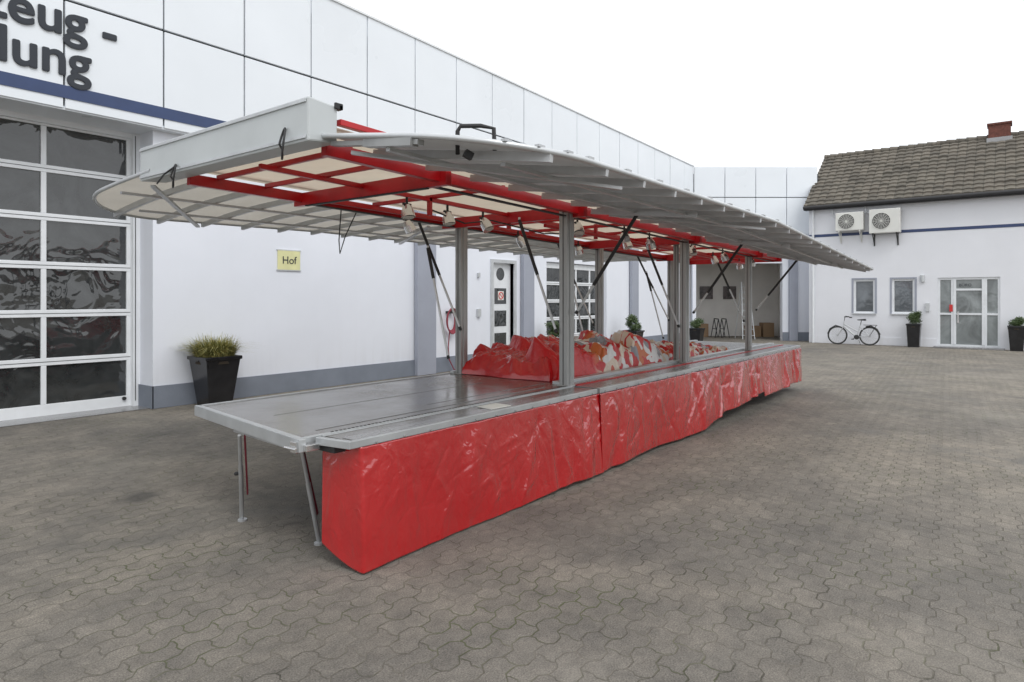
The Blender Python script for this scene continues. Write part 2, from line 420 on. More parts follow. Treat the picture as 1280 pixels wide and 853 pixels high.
for k in range(9):
    t=(k+.6)/9.3; l.tube(LP(2.7-.26+.1*t,1.0+.45*t,2.5*t),LP(2.7+.26-.1*t,1.0+.45*t,2.5*t),.018)
l.make('rails','alul',la)
tr=empty('trestle'); l=B()
for bx in (1.7,2.05):
    for sx in (-.15,.15):
        l.tube(LP(bx+sx,2.0,0),LP(bx,2.0,.85),.018); l.tube(LP(bx+sx,2.6,0),LP(bx,2.6,.85),.018)
    l.tube(LP(bx,2.0,.85),LP(bx,2.6,.85),.022); l.tube(LP(bx-.08,2.0,.4),LP(bx-.08,2.6,.4),.014)
l.make('legs','black',tr)

# ---------------------------------------------------------------- right house
hs=empty('white_office_house'); HX=28.3
hy0,hy1=-9,6.62
wins=[(4.27,5.0,1.2,2.5),(2.97,3.70,1.2,2.5)]; dr=(.43,2.25,0,2.52)
opn=sorted([( -3.2,-2.2,1.0,2.5),(dr[0],dr[1],0,dr[3])]+wins)
w=B(); y=hy0
for a,b_,z0,z1 in opn:
    w.box(HX,HX+.3,y,a,0,5.4)
    if z0>0: w.box(HX,HX+.3,a,b_,0,z0)
    w.box(HX,HX+.3,a,b_,z1,5.4); y=b_
w.box(HX,HX+.3,y,hy1,0,5.4)
w.box(HX+.3,HX+7,hy1-.3,hy1,0,5.4)
w.make('walls','wall2',hs)
g=B(); g.v+=[(HX,hy1-.02,5.4),(HX+6.6,hy1-.02,5.4),(HX+3.3,hy1-.02,7.95)]; g.f.append((0,1,2)); g.make('gable','wall2',hs)
B().box(HX-.012,HX-.002,hy0,hy1,4.22,4.33).make('stripe','blue',hs)
B().box(HX-.02,HX-.002,2.27,hy1,0.004,.3).make('plinth','wall2',hs)
x0,z0,x1,z1=HX-.35,5.42,HX+3.3,8.0
rows=14; y0r,y1r=hy0,hy1+.12; ny=int((y1r-y0r)/.05)
t=B()
for r in range(rows):
    Pn=[]
    jit=[random.uniform(-.01,.012) for _ in range(80)]
    for e in (0,1,2):
        row=[]
        a=(r+(0 if e<2 else 1.08))/rows
        lift=[.0,.060,.0][e]
        for j in range(ny+1):
            yy=y0r+(y1r-y0r)*j/ny
            zz=.028*abs(math.sin(math.pi*yy/.3))+jit[int((yy-y0r)/.3)]
            row.append((x0+(x1-x0)*a-lift*.3,yy,z0+(z1-z0)*a+lift+zz))
        Pn.append(row)
    t.grid(Pn)
t.make('roof_tiles','tile',hs,fix=False)
t=B(); t.quad((x1,y0r,z1),(x1,y1r,z1),(HX+6.9,y1r,5.42),(HX+6.9,y0r,5.42)); t.make('rear_roof','tile',hs)
t=B()
y=y0r
while y<y1r: t.tube((x1,y,z1+.02),(x1,min(y+.33,y1r),z1+.035),.10,.125,n=14); y+=.33
t.make('ridge','tile',hs)
t=B(); t.path([(x0-.06,y0r,5.38),(x0-.06,y1r,5.38)],.07,10); t.box(x0-.01,x0+.03,y0r,y1r,5.28,5.44); t.box(x0+.03,HX,y0r,y1r,5.30,5.34); t.make('gutter_and_fascia','bag',hs)
t=B(); t.tube((HX-.09,6.45,0),(HX-.09,6.45,5.3),.045); t.make('downpipe','white',hs)
t=B(); t.box(x1-.3,x1+.35,.15,.85,7.4,8.45); t.make('chimney','brick',hs)
t=B(); t.box(x1-.35,x1+.40,.10,.90,7.35,7.95); t.make('chimney_flashing','stripe',hs)
t=B(); t.box(x1-.34,x1+.39,.11,.89,8.45,8.52); t.make('chimney_cap','brick',hs)
for i,(a,b_,z0_,z1_) in enumerate(wins+[(-3.2,-2.2,1.0,2.5)]):
    f=B(); q=.07
    f.box(HX+.06,HX+.14,a,a+q,z0_,z1_); f.box(HX+.06,HX+.14,b_-q,b_,z0_,z1_); f.box(HX+.06,HX+.14,a+q,b_-q,z0_,z0_+q); f.box(HX+.06,HX+.14,a+q,b_-q,z1_-q,z1_)
    f.make('window_frame','white',hs,bevel=.005)
    B().box(HX+.10,HX+.11,a+q,b_-q,z0_+q,z1_-q).make('window_glass','glass2',hs)
    B().box(HX-.06,HX+.05,a-.05,b_+.05,z0_-.04,z0_-.001).make('window_sill','alul',hs)
    f=B(); f.box(HX-.01,HX-.003,a-.07,a-.002,z0_,z1_+.06); f.box(HX-.01,HX-.003,b_+.002,b_+.07,z0_,z1_+.06); f.box(HX-.01,HX-.003,a,b_,z1_+.002,z1_+.06); f.make('window_surround','pil',hs)
f=B(); a,b_,z1_=dr[0],dr[1],dr[3]; X0,X1=HX+.05,HX+.13
for y in (a,.80,1.78,b_-.07): f.box(X0,X1,y,y+.07,0,z1_)
for s0,s1 in ((a+.07,.80),(.87,1.78),(1.85,b_-.07)):
    f.box(X0,X1,s0,s1,z1_-.08,z1_); f.box(X0,X1,s0,s1,0.0,.12); 
    f.box(X0,X1,s0,s1,1.18,1.25)
f.box(X0-.02,X1,.87,.95,.12,z1_-.08); f.box(X0-.02,X1,1.70,1.78,.12,z1_-.08); f.box(X0,X1,.95,1.70,2.05,2.12)
f.make('door_frame','white',hs,bevel=.005)
B().box(HX+.09,HX+.1,a,b_,.1,z1_-.05).make('door_glass','glass3',hs)
B().box(X0-.06,X0-.03,1.62,1.66,.9,1.3).make('door_handle','steel',hs)
B().box(X0-.028,X0-.024,1.80,1.90,1.3,1.55).make('door_notice','redsign',hs)
text('BÜRO',.14,(X0-.012,1.62,2.2),(R90,0,-R90),'navy',hs,'door_lettering','LEFT',0,.002)
B().box(HX-.5,HX-.003,.3,2.35,0.004,.05).make('door_step','stripe',hs)
wl=empty('wall_lamp'); q=B(); q.tube((HX-.05,2.72,2.38),(HX-.05,2.72,2.62),.07,n=16); q.box(HX-.05,HX-.003,2.69,2.75,2.42,2.52); q.make('lamp_body','alul',wl)
q=B(); q.box(HX-.08,HX-.003,2.5,2.62,1.3,1.6)
q.make('letter_box','alul',hs)
def ac(ya,yb,za,zb,br=True):
    e=empty('air_conditioner'); X=HX-.12; D=.34
    B().box(X-D,X,ya,yb,za,zb).make('casing','ac',e,bevel=.02)
    cy=ya+(yb-ya)*.60; cz=(za+zb)/2; R=min(zb-za,(yb-ya)*.7)*.42
    g=B(); g.tube((X-D-.004,cy,cz),(X-D-.012,cy,cz),R,n=32); g.make('fan_recess','dark',e)
    g=B()
    for k in range(1,7):
        g.path([(X-D-.02,cy+R*k/6*math.cos(a*math.pi/16),cz+R*k/6*math.sin(a*math.pi/16)) for a in range(32)],.006,5,True)
    for k in range(8):
        a=k*math.pi/8; g.tube((X-D-.02,cy-R*math.cos(a),cz-R*math.sin(a)),(X-D-.02,cy+R*math.cos(a),cz+R*math.sin(a)),.005,n=5)
    g.make('fan_guard','ac',e)
    g=B()
    for yy in (ya+.12,yb-.12):
        g.box(X-D,HX-.003,yy-.02,yy+.02,za-.05,za-.003); g.box(HX-.04,HX-.003,yy-.02,yy+.02,za-.45,za-.05)
        g.beam((X-D+.03,yy,za-.06),(HX-.03,yy,za-.4),.03,.03)
    g.make('brackets','dark' if br else 'ac',e)
    g=B(); g.path([(HX-.05,yb+.05,zb-.1),(HX-.05,yb+.16,zb-.05),(HX-.05,yb+.2,zb+.2)],.03); g.make('pipe','white',e)
ac(4.60,5.56,4.38,5.08,False); ac(3.38,4.40,4.22,5.12)

# ---------------------------------------------------------------- Hof sign
sg=empty('courtyard_sign')
B().box(7.02,7.50,WY-.02,WY-.003,2.30,2.66).make('plate','yellow',sg,bevel=.004)
fr=B(); 
for a in ((7.0,7.52,2.28,2.30),(7.0,7.52,2.66,2.68)): fr.box(a[0],a[1],WY-.022,WY-.004,a[2],a[3])
fr.make('edge','alul',sg)
text('Hof',.20,(7.26,WY-.024,2.415),(R90,0,0),'navy',sg,'lettering','CENTER',0,.002)
hz=empty('wall_hose'); h=B()
for k in range(5):
    rr=.19+.014*k
    h.path([(11.66+rr*.75*math.cos(t*math.pi/14),WY-.08-.015*k,1.22+rr*1.25*math.sin(t*math.pi/14)) for t in range(28)],.017,6,True)
h.path([(11.6,WY-.1,1.0),(11.55,WY-.1,.6),(11.58,WY-.1,.3),(11.7,WY-.15,.05),(12.1,WY-.3,.03)],.014,6)
h.make('hose_coil','hose',hz); h=B(); h.box(11.56,11.76,WY-.1,WY-.003,1.40,1.46); h.make('bracket','dark',hz)

# ---------------------------------------------------------------- potted plants
def pot(loc,r0,r1,h,kind,ph,n,square=True):
    e=empty('potted_plant',loc)
    b=B(); seg=4 if square else 20
    rings=[(r0,0),(r1*.98,h*.93),(r1*1.06,h*.93),(r1*1.06,h),(r1*.9,h),(r1*.88,h*.9)]
    P=[]
    for r,z in rings:
        row=[]
        for k in range(seg+1):
            a=2*math.pi*k/seg+math.pi/4
            rr=r*(1.25 if square else 1)
            row.append((rr*math.cos(a),rr*math.sin(a),z))
        P.append(row)
    b.grid(P); b.make('pot','pot',e,bevel=.01,smooth=not square,fix=False)
    s=B(); s.tube((0,0,h*.85),(0,0,h*.9),r1*.9,n=16); s.make('soil','soil',e)
    lf=B()
    if kind=='grass':
        for k in range(n):
            a=random.uniform(0,6.283); rr=r1*.85*math.sqrt(random.random()); x,y=rr*math.cos(a),rr*math.sin(a)
            L=ph*random.uniform(.5,1.15); out=random.uniform(.15,1.1); pw=random.uniform(.008,.015)
            dx,dy=math.cos(a+random.uniform(-.8,.8)),math.sin(a+random.uniform(-.8,.8))
            pts=[]
            for q in range(5):
                tt=q/4; hz_=L*(tt-.35*out*tt*tt*tt*1.6); pts.append(Vector((x+dx*out*L*tt*tt*.9,y+dy*out*L*tt*tt*.9,h*.88+hz_)))
            for q in range(4):
                wa=pw*(1-q/4.2); wb=pw*(1-(q+1)/4.2); s1=Vector((-dy,dx,0))
                lf.quad(pts[q]-s1*wa,pts[q]+s1*wa,pts[q+1]+s1*wb,pts[q+1]-s1*wb)
    else:
        for st in range(7):
            a=random.uniform(0,6.283); lf.tube((0,0,h*.85),(r1*.5*math.cos(a),r1*.5*math.sin(a),h+ph*random.uniform(.4,.8)),.01,.004,n=5)
        cl=[(random.uniform(-.6,.6)*r1,random.uniform(-.6,.6)*r1,h+ph*random.uniform(.15,.9)) for _ in range(16)]
        for k in range(n):
            c_=random.choice(cl); d_=Vector((random.gauss(0,1),random.gauss(0,1),random.gauss(0,1))).normalized()*random.uniform(.02,.13)
            p=Vector(c_)+d_; u=Vector((random.gauss(0,1),random.gauss(0,1),random.gauss(0,1))).normalized(); v=u.orthogonal().normalized()
            s_=random.uniform(.012,.03)
            lf.quad(p-u*s_*1.6,p+v*s_*.6,p+u*s_*1.6,p-v*s_*.6)
    lf.make('foliage','grassy' if kind=='grass' else 'leaf',e,fix=False)
    return e
pot((5.58,10.45,0),.22,.33,.82,'grass',.48,1700)
pot((15.5,10.4,0),.19,.27,.62,'shrub',.45,1800)
pot((19.9,10.2,0),.22,.33,.70,'shrub',.50,2600)
pot((27.9,2.95,0),.2,.25,.85,'shrub',.42,1800)
pot((27.9,-.02,0),.2,.27,.85,'shrub',.25,1500)
pot((25.0,10.0,0),.2,.27,.6,'shrub',.35,1500)

# ---------------------------------------------------------------- bicycle
bk=empty('bicycle',(27.75,4.92,0),R90)
bk.rotation_euler=(math.radians(4),0,R90)
wh=B(); rim=B(); sp=B()
for cx in (-.55,.55):
    wh.path([(cx+.33*math.cos(t*math.pi/20),0,.355+.33*math.sin(t*math.pi/20)) for t in range(40)],.024,8,True)
    rim.path([(cx+.298*math.cos(t*math.pi/20),0,.355+.298*math.sin(t*math.pi/20)) for t in range(40)],.008,6,True)
    for k in range(18):
        a=k*math.pi/9; sp.tube((cx+.02*math.cos(a+1),0.02*(-1)**k,.35+.02*math.sin(a+1)),(cx+.3*math.cos(a),0,.35+.3*math.sin(a)),.002,n=4)
    sp.tube((cx,-.05,.35),(cx,.05,.35),.022)
wh.make('tyres','black',bk); rim.make('rims','alud',bk); sp.make('spokes','alud',bk)
fr=B(); bb=(-.12,0,.30)
for p,q,r in ((bb,(-.24,0,.78),.020),((-.10,0,.31),(.36,0,.72),.030),((-.17,0,.50),(.35,0,.80),.022),((.33,0,.66),(.30+.02,0,.92),.024),
              ((-.55,.05,.35),(-.12,.03,.30),.014),((-.55,-.05,.35),(-.12,-.03,.30),.014),((-.55,.05,.35),(-.22,.02,.70),.012),((-.55,-.05,.35),(-.22,-.02,.70),.012),
              ((.35,.05,.66),(.55,.05,.35),.016),((.35,-.05,.66),(.55,-.05,.35),.016)): fr.tube(p,q,r)
fr.make('frame','bikeframe',bk)
ot=B(); ot.tube((-.24,0,.76),(-.27,0,.93),.013); ot.tube((.32,0,.9),(.30,0,1.05),.013)
ot.path([(.12,-.29,1.06),(.22,-.27,1.08),(.30,-.1,1.06),(.30,.1,1.06),(.22,.27,1.08),(.12,.29,1.06)],.014,8)
ot.path([(-.90,0,.42),(-.80,0,.62),(-.60,0,.735),(-.42,0,.71)],.026,6); ot.path([(.90,0,.40),(.82,0,.60),(.62,0,.735),(.45,0,.68)],.022,6)
ot.tube(bb,(-.12,.07,.30),.09,n=20); ot.tube((-.12,.08,.30),(.02,.08,.22),.01); ot.tube((-.12,-.08,.30),(-.26,-.08,.38),.01)
ot.box(-.80,-.35,-.07,.07,.76,.775); ot.tube((-.78,.06,.77),(-.56,.06,.36),.006); ot.tube((-.78,-.06,.77),(-.56,-.06,.36),.006); ot.tube((-.2,.06,.2),(-.28,.15,0.0),.008)
ot.make('handlebar_rack_and_crank','dark',bk)
s=B(); s.hexa([(-.42,-.10,.93),(-.14,-.03,.94),(-.14,.03,.94),(-.42,.10,.93),(-.42,-.09,1.0),(-.12,-.02,.97),(-.12,.02,.97),(-.42,.09,1.0)]); s.box(.1,.2,-.32,-.26,1.04,1.08); s.box(.1,.2,.26,.32,1.04,1.08); s.box(-.05,.05,.06,.14,.20,.23)
s.make('saddle_and_grips','black',bk,bevel=.01)

# ================================================================ market trailer
T=empty('market_trailer_stall')
Z=.85; FY=3.31
d=B(); d.hexa([(2.54,3.66,Z-.03),(5.83,3.66,Z-.03),(5.83,5.40,Z-.03),(2.79,5.40,Z-.03),(2.54,3.66,Z),(5.83,3.66,Z),(5.83,5.40,Z),(2.79,5.40,Z)])
d.box(2.68,5.70,3.345,3.60,Z-.028,Z-.002)
d.make('deck_board','deck',T)
e=B()
e.beam((2.50,3.60,Z-.035),(2.765,5.46,Z-.035),.05,.085); e.beam((2.765,5.435,Z-.035),(5.83,5.435,Z-.035),.05,.085)
e.box(2.53,5.83,3.625,3.658,Z-.07,Z+.008); e.box(2.66,5.72,3.603,3.622,Z-.07,Z+.004)
e.beam((2.655,3.31,Z-.02),(2.61,3.60,Z-.02),.035,.05)
e.box(2.655,5.71,FY,FY+.032,Z-.045,Z+.004)
e.make('deck_frame','deckedge',T,bevel=.004)
st=B(); st.box(2.70,5.70,3.348,3.46,Z-.001,Z+.002); st.make('counter_front_strip','stripe',T)
st=B(); x=2.75
while x<5.7: st.box(x,x+.018,3.634,3.65,Z+.0085,Z+.011); x+=.035
st.make('seam_perforation','black',T)
st=B(); st.box(2.75,5.5,3.80,3.815,Z+.001,Z+.004); st.box(4.0,5.75,3.98,3.985,Z+.001,Z+.003); st.box(2.9,5.4,4.55,4.556,Z+.001,Z+.003); st.make('deck_seams','stripe',T)
st=B(); st.hexa([(4.12,3.38,Z+.003),(4.36,3.36,Z+.003),(4.38,3.54,Z+.003),(4.15,3.55,Z+.003),(4.12,3.38,Z+.008),(4.36,3.36,Z+.008),(4.38,3.54,Z+.008),(4.15,3.55,Z+.008)]); st.make('paper_sheet','lime',T)
d=B(); d.box(5.78,13.45,3.36,3.80,Z-.03,Z); d.box(10.2,13.45,3.92,5.35,Z-.03,Z+.0)
d.make('front_counter_board','stripe',T)
e=B(); e.box(5.76,13.48,FY,FY+.045,Z-.05,Z+.005); e.box(5.78,13.48,3.80,3.90,Z-.1,Z+.03); e.box(13.45,13.50,FY+.045,5.4,Z-.05,Z+.005); e.box(5.84,13.48,5.37,5.43,Z-.1,Z+.03)
e.make('front_counter_frame','deckedge',T,bevel=.004)
e=B(); e.box(5.80,13.4,3.60,3.635,Z+.001,Z+.010); e.make('counter_red_edging','red',T)
B().box(5.86,10.2,3.91,5.36,.62,.66).make('trailer_floor','deck',T)
B().box(5.9,13.3,3.95,5.3,.36,.58).make('chassis','bag',T)
ww=B()
for cx in (8.6,9.4):
    for cy in (3.75,5.25): ww.tube((cx,cy-.1,.33),(cx,cy+.1,.33),.33,n=28)
ww.make('wheels','black',T,bevel=.03)
l=B(); l.box(2.46,2.50,3.62,3.68,Z-.08,Z-.01); l.tube((2.45,3.72,Z-.05),(2.45,3.6,Z-.05),.010); l.box(2.50,2.60,3.56,3.60,Z-.07,Z-.03); l.make('corner_latch','steel',T,bevel=.004)
B().box(2.62,2.74,3.44,3.60,Z-.085,Z-.05).make('corner_block','black',T,bevel=.004)
g=B()
g.tube((2.60,4.52,Z-.1),(2.81,4.84,.03),.013,n=10); g.tube((2.64,3.82,Z-.1),(2.87,3.94,.03),.013,n=10)
g.tube((2.68,4.64,.5),(2.81,4.85,.02),.017,n=10); g.tube((2.73,3.87,.48),(2.875,3.945,.02),.017,n=10)
g.tube((2.81,4.84,0),(2.81,4.84,.015),.035); g.tube((2.875,3.945,0),(2.875,3.945,.015),.035)
g.beam((2.60,3.75,Z-.10),(2.70,4.75,Z-.10),.03,.035)
g.make('support_legs','alu',T)
g=B(); g.beam((2.70,3.90,Z-.12),(2.885,3.985,.2),.012,.035); g.beam((2.66,4.55,Z-.12),(2.83,4.80,.22),.012,.03); g.make('leg_red_edge','hose',T)
g=B(); g.tube((2.72,4.70,.42),(2.72,4.78,.40),.015); g.make('leg_clamps','black',T)

# skirt: heavy glossy PVC with soft folds, a few packing creases
def skirt(name,pts_fn,L,nx,nz,zb_fn,seed,topz,folds=9,fa=.020,flare=.03,creases=40,ca_=.24,seamside=None):
    rnd=random.Random(seed*13)
    F=[(rnd.uniform(.3,L-.1) if L>1 else rnd.uniform(0,L),rnd.uniform(.05,.13),rnd.uniform(-.35,.45),rnd.uniform(-1,1),rnd.uniform(.2,.9)) for _ in range(folds)]
    C=[]
    for _ in range(creases):
        a=rnd.choice([rnd.gauss(1.2,.35),rnd.gauss(1.9,.35),rnd.gauss(.5,.5)])
        C.append((L-abs(rnd.gauss(0,L*.55)) if seamside else (rnd.uniform(.35,L) if L>1 else rnd.uniform(0,L)),rnd.uniform(.12,.75),math.cos(a),math.sin(a),rnd.uniform(.08,.32),rnd.uniform(.014,.042),rnd.choice([-1,1])*rnd.uniform(.3,1)))
    P=[]
    for i in range(nx+1):
        s=i/nx*L; (x,y),(nxn,nyn)=pts_fn(s)
        zb=zb_fn(x,y)
        cc=[c for c in C if abs(c[0]-s)<.7]
        row=[]
        for k in range(nz+1):
            t=k/nz; z=topz+(zb-topz)*t
            o=noise.noise(Vector((s*.75+seed,z*.5,seed)))*.060*t
            o+=noise.noise(Vector((s*2.1+seed,z*1.0+s*.3,seed*2)))*.030*t**.7
            for fs,fw,sl,fm,fc in F:
                dd=(s-fs-sl*(z-.4))/fw
                if abs(dd)<3: o+=fm*fa*math.exp(-dd*dd)*math.exp(-((t-fc)/.55)**2)
            for cs,cz,ca,sa,cl,cw,am in cc:
                u=(s-cs)*ca+(z-cz)*sa; v=-(s-cs)*sa+(z-cz)*ca
                if abs(v)<cw*4 and abs(u)<cl*2: o+=am*cw*ca_*math.exp(-abs(v/cw)**1.5)*math.exp(-(u/cl)**2)*min(1,t*5)
            o+=.0035*math.cos(s*2*math.pi/.25)*math.exp(-t*9)*min(1,t*15)
            o+=flare*t
            row.append((x+nxn*o,y+nyn*o,z))
        P.append(row)
    b=B(); b.grid(P); return b.make(name,'vinyl',T,smooth=True,solid=.003,fix=False)
def path1(s):
    a=.31; r=.014; arc=r*math.pi/2
    if s<a: return (2.695+.03*s/a,3.66-s*1.035),( -.25,-.1)
    if s<a+arc:
        th=(s-a)/r; return (2.725+r-r*math.cos(th),3.325-r*math.sin(th)),(-.25-.2*math.sin(th),-math.sin(th))
    return (2.739+s-a-arc,3.31-.006),(-.4*max(0,1-(s-a-arc)/.3),-1)
def zb1(x,y):
    v=.012
    if y>3.32: v+=.12*((y-3.32)/.34)**1.5
    return v+.03*max(0,1-abs(x-5.2)/.8)
skirt('skirt_front_section',path1,3.34,400,80,zb1,1.3,Z-.045,11,.024,.03,44,.30,True)
def zb2(x,y):
    v=.035
    if x>8.3: v=.035+(x-8.3)*.13
    if x>9.2: v=.15+.045*(x-9.2)
    return min(v,.23)+.006*math.sin(x*3)
skirt('skirt_middle_section',lambda s:((5.72+s,3.285),(0,-1)),5.3,460,60,zb2,7.7,Z-.045,22,.030,.03,72,.28)
skirt('skirt_far_section',lambda s:((11.0+s,3.30),(0,-1)),2.47,180,40,lambda x,y:.17+.006*math.sin(x*5),4.1,Z-.045,12,.026,.03,26,.26)
skirt('skirt_end_section',lambda s:((13.49,3.30+s),(1,0)),.5,16,20,lambda x,y:.17,9.1,Z-.045,1,.02,.03,2)
sd=B(); x=2.85
while x<13.4:
    sd.tube((x,FY-.014,Z-.03),(x,FY-.004,Z-.03),.007,n=8); x+=.25
sd.make('skirt_studs','steel',T)

# posts
pz=lambda x: 2.70-.030*(x-5.7)
ps=B(); pg=B()
posts=[(5.75,3.70,.068),(5.90,5.30,.062),(8.85,3.72,.066),(9.2,5.30,.062),(11.65,3.72,.058),(11.9,5.28,.06),(8.98,3.90,.04)]
for (x,y,h) in posts:
    ps.box(x-h,x+h,y-h*.75,y+h*.75,Z-.02,pz(x)-.02)
    for dy in (-1,1): ps.box(x-h*.35,x+h*.35,y+dy*h*.75-.010,y+dy*h*.75+.010,Z-.02,pz(x)-.03)
    for dx in (-1,1): pg.box(x+dx*h-.002,x+dx*h+.002,y-.006,y+.006,Z,pz(x)-.03)
    ps.box(x-h*1.25,x+h*1.25,y-h,y+h,Z+.0,Z+.012)
ps.make('posts','alud',T,bevel=.006); pg.make('post_slots','slot',T)

# canopy -----------------------------------------------------------
HF,HR=3.47,5.62
zh=lambda x:2.755-.020*(x-2.6)
def zo(x): 
    return 2.52 if x<7 else 2.52-.050*(x-7)
def zro(x): return 2.60+.016*min(x-2.5,3)-.008*max(0,x-5.5)
def yfront(x,X0=2.56,X1=13.1,Yo=1.95,r0=.72,r1=.45):
    if x<X0+r0:
        k=r0-(x-X0); return Yo+r0-math.sqrt(max(0,r0*r0-k*k))
    if x>X1-r1:
        k=r1-(X1-x); return Yo+r1-math.sqrt(max(0,r1*r1-k*k))
    return Yo
def zfront(x,y):
    w=(HF-y)/(HF-1.95); return zh(x)+(zo(x)-zh(x))*w+.004*math.sin(math.pi*min(1,max(0,w)))
def yrear(x,X0=2.46,X1=13.0,Yo=7.55,r0=.95,r1=.5):
    if x<X0+r0:
        k=r0-(x-X0); return Yo-r0+math.sqrt(max(0,r0*r0-k*k))
    if x>X1-r1:
        k=r1-(X1-x); return Yo-r1+math.sqrt(max(0,r1*r1-k*k))
    return Yo
def zrear(x,y):
    w=(y-HR)/(7.55-HR); return zh(x)+.02+(zro(x)-zh(x)-.02)*w+.03*math.sin(math.pi*min(1,max(0,w)))
def stations(X0,X1,r0,r1):
    xs=[X0+r0*(1-math.cos(i/12*math.pi/2)) for i in range(13)]
    n=40; a=X0+r0; b=X1-r1
    xs+=[a+(b-a)*i/n for i in range(1,n)]
    xs+=[X1-r1*(1-math.cos((12-i)/12*math.pi/2)) for i in range(13)]
    return xs
for nm,X0,X1,r0,r1,H,yf,zf,mt in (('front_flap',2.56,13.1,.72,.45,HF,yfront,zfront,'flap'),('rear_flap',2.46,13.0,.95,.5,HR,yrear,zrear,'flapr')):
    xs=stations(X0,X1,r0,r1); P=[]; rim=[]
    for x in xs:
        yo=yf(x); row=[]
        for k in range(11):
            y=H+(yo-H)*k/10; row.append((x,y,zf(x,y)+.03))
        P.append(row)
    b=B(); b.grid(P); b.make(nm+'_sheet',mt,T,smooth=True,fix=False)
    x=xs[0]; yo=yf(x)
    for k in range(8): y=H+(yo-H)*k/8; rim.append((x,y,zf(x,y)+.025))
    for x in xs: y=yf(x); rim.append((x,y,zf(x,y)+.025))
    x=xs[-1]; yo=yf(x)
    for k in range(1,9): y=yo+(H-yo)*k/8; rim.append((x,y,zf(x,y)+.025))
    b=B(); b.path(rim,.017,8)
    b.make(nm+'_rim','alul',T,smooth=True)
    b=B()
    if H==HF:
        for k in range(14,len(rim)-6,2): b.box(rim[k][0]-.03,rim[k][0]+.03,rim[k][1]-.01,rim[k][1]+.02,rim[k][2]+.012,rim[k][2]+.026)
        b.make(nm+'_rim_clips','alu',T)
    b=B(); x=X0+.42
    while x<X1-.1:
        yo=yf(x)
        ys=[H+(yo-H)*k/6 for k in range(7)]
        for k in range(6): b.beam((x,ys[k],zf(x,ys[k])-.006),(x,ys[k+1],zf(x,ys[k+1])-.006),.032,.052)
        x+=.50
    b.make(nm+'_ribs','rib',T)
    b=B()
    for w_ in (.36,.70):
        n=24; 
        pts=[]
        for k in range(n+1):
            x=X0+.05+(X1-X0-.1)*k/n; y=H+((1.95 if H==HF else 7.55)-H)*w_
            pts.append((x,y,zf(x,y)-.044))
        if w_>.5: pts=[p for p in pts if X0+.3<p[0]<X1-.2]
        for k in range(len(pts)-1): b.beam(pts[k],pts[k+1],.036,.022)
    for xa,xb in ((X0+.1,X0+1.3),(X0+3.4,X0+4.4)):
        ya=H+(yf(xa+.6)-H)*.1; yb=H+(yf(xb)-H)*.93
        b.beam((xa,ya,zf(xa,ya)-.06),(xb,yb,zf(xb,yb)-.06),.04,.02)
    b.make(nm+'_stringers','rib',T)
xs=[2.46+i*.5 for i in range(22)]
P=[[(x,y,zh(x)+.10+.03*math.sin(math.pi*(y-HF)/(HR-HF))) for y in (HF,4,4.5,5,HR)] for x in xs]
b=B(); b.grid(P); b.make('roof_sheet','roofs',T,fix=False)
b=B(); b.hexa([(2.45,3.47,2.73),(2.67,3.47,2.75),(2.67,5.80,2.75),(2.45,5.80,2.73),(2.45,3.47,3.01),(2.67,3.47,2.99),(2.67,5.80,2.99),(2.45,5.80,3.01)]); b.make('end_fascia_box','box',T,bevel=.012)
b=B(); b.beam((2.443,3.49,2.985),(2.443,5.78,2.985),.008,.02); b.beam((2.443,3.49,2.76),(2.443,5.78,2.76),.008,.02); b.make('fascia_trim','alul',T)
b=B(); b.box(2.67,2.70,3.45,3.50,2.97,3.0); b.box(2.64,2.70,3.45,3.468,2.97,3.01); b.make('fascia_bracket','black',T,bevel=.004)
b=B()
def rb(p,q,w_,h): b.beam(p,q,w_,h)
for Y in (3.60,5.40):
    rb((2.66,Y,zh(2.6)-.02),(13.0,Y,zh(13)-.02),.06,.09)
    rb((3.75,Y+(.10 if Y<4 else -.10),zh(3.7)-.02),(13.0,Y+(.10 if Y<4 else -.10),zh(13)-.02),.035,.05)
rb((2.70,3.50,2.90),(13.0,3.50,2.66),.05,.04); rb((2.70,5.52,2.90),(13.0,5.52,2.66),.05,.04)
for X in (3.75,5.8,8.9,11.75,12.9): rb((X,3.50,zh(X)-.035),(X,5.50,zh(X)-.035),.06,.12)
for X in (2.9,3.35,4.6,6.6,7.4,8.2,10,10.9): rb((X,3.62,zh(X)+.03),(X,5.38,zh(X)+.03),.03,.04)
rb((2.75,4.5,zh(3)-.0),(13,4.5,zh(13)-.0),.04,.04)
rb((6,4.15,zh(6)-.12),(12.8,4.15,zh(12.8)-.12),.035,.035)
for X,Y in ((4.55,4.5),(5.8,4.5),(7.2,4.2),(9,4.2),(10.4,4.2)): b.box(X-.02,X+.02,Y-.02,Y+.02,zh(X)-.16,zh(X)+.03)
b.make('red_roof_frame','red',T,bevel=.004)
b=B()
for Y in (3.69,5.31):
    b.beam((3.75,Y,zh(3.75)-.085),(13.0,Y,zh(13)-.085),.05,.012)
b.beam((3.72,3.7,zh(3.7)-.105),(3.72,5.3,zh(3.7)-.105),.03,.012)
b.make('lighting_rails','black',T)
b=B(); b.beam((2.62,3.44,2.735),(2.58,2.62,2.62),.05,.028); b.beam((2.60,3.1,2.685),(2.57,2.66,2.625),.06,.045); b.make('hinge_bracket','alud',T)
b=B(); b.path([(2.86,2.60,2.60),(2.86,2.60,2.735),(2.87,2.585,2.765),(2.95,2.50,2.77),(3.0,2.44,2.755),(3.0,2.43,2.58)],.013,8); b.make('grab_handle','black',T)
B().beam((2.72,2.42,2.56),(2.76,2.40,2.54),.035,.04).make('flap_stop','black',T)
sl=B(); sk=B(); sg_=B()
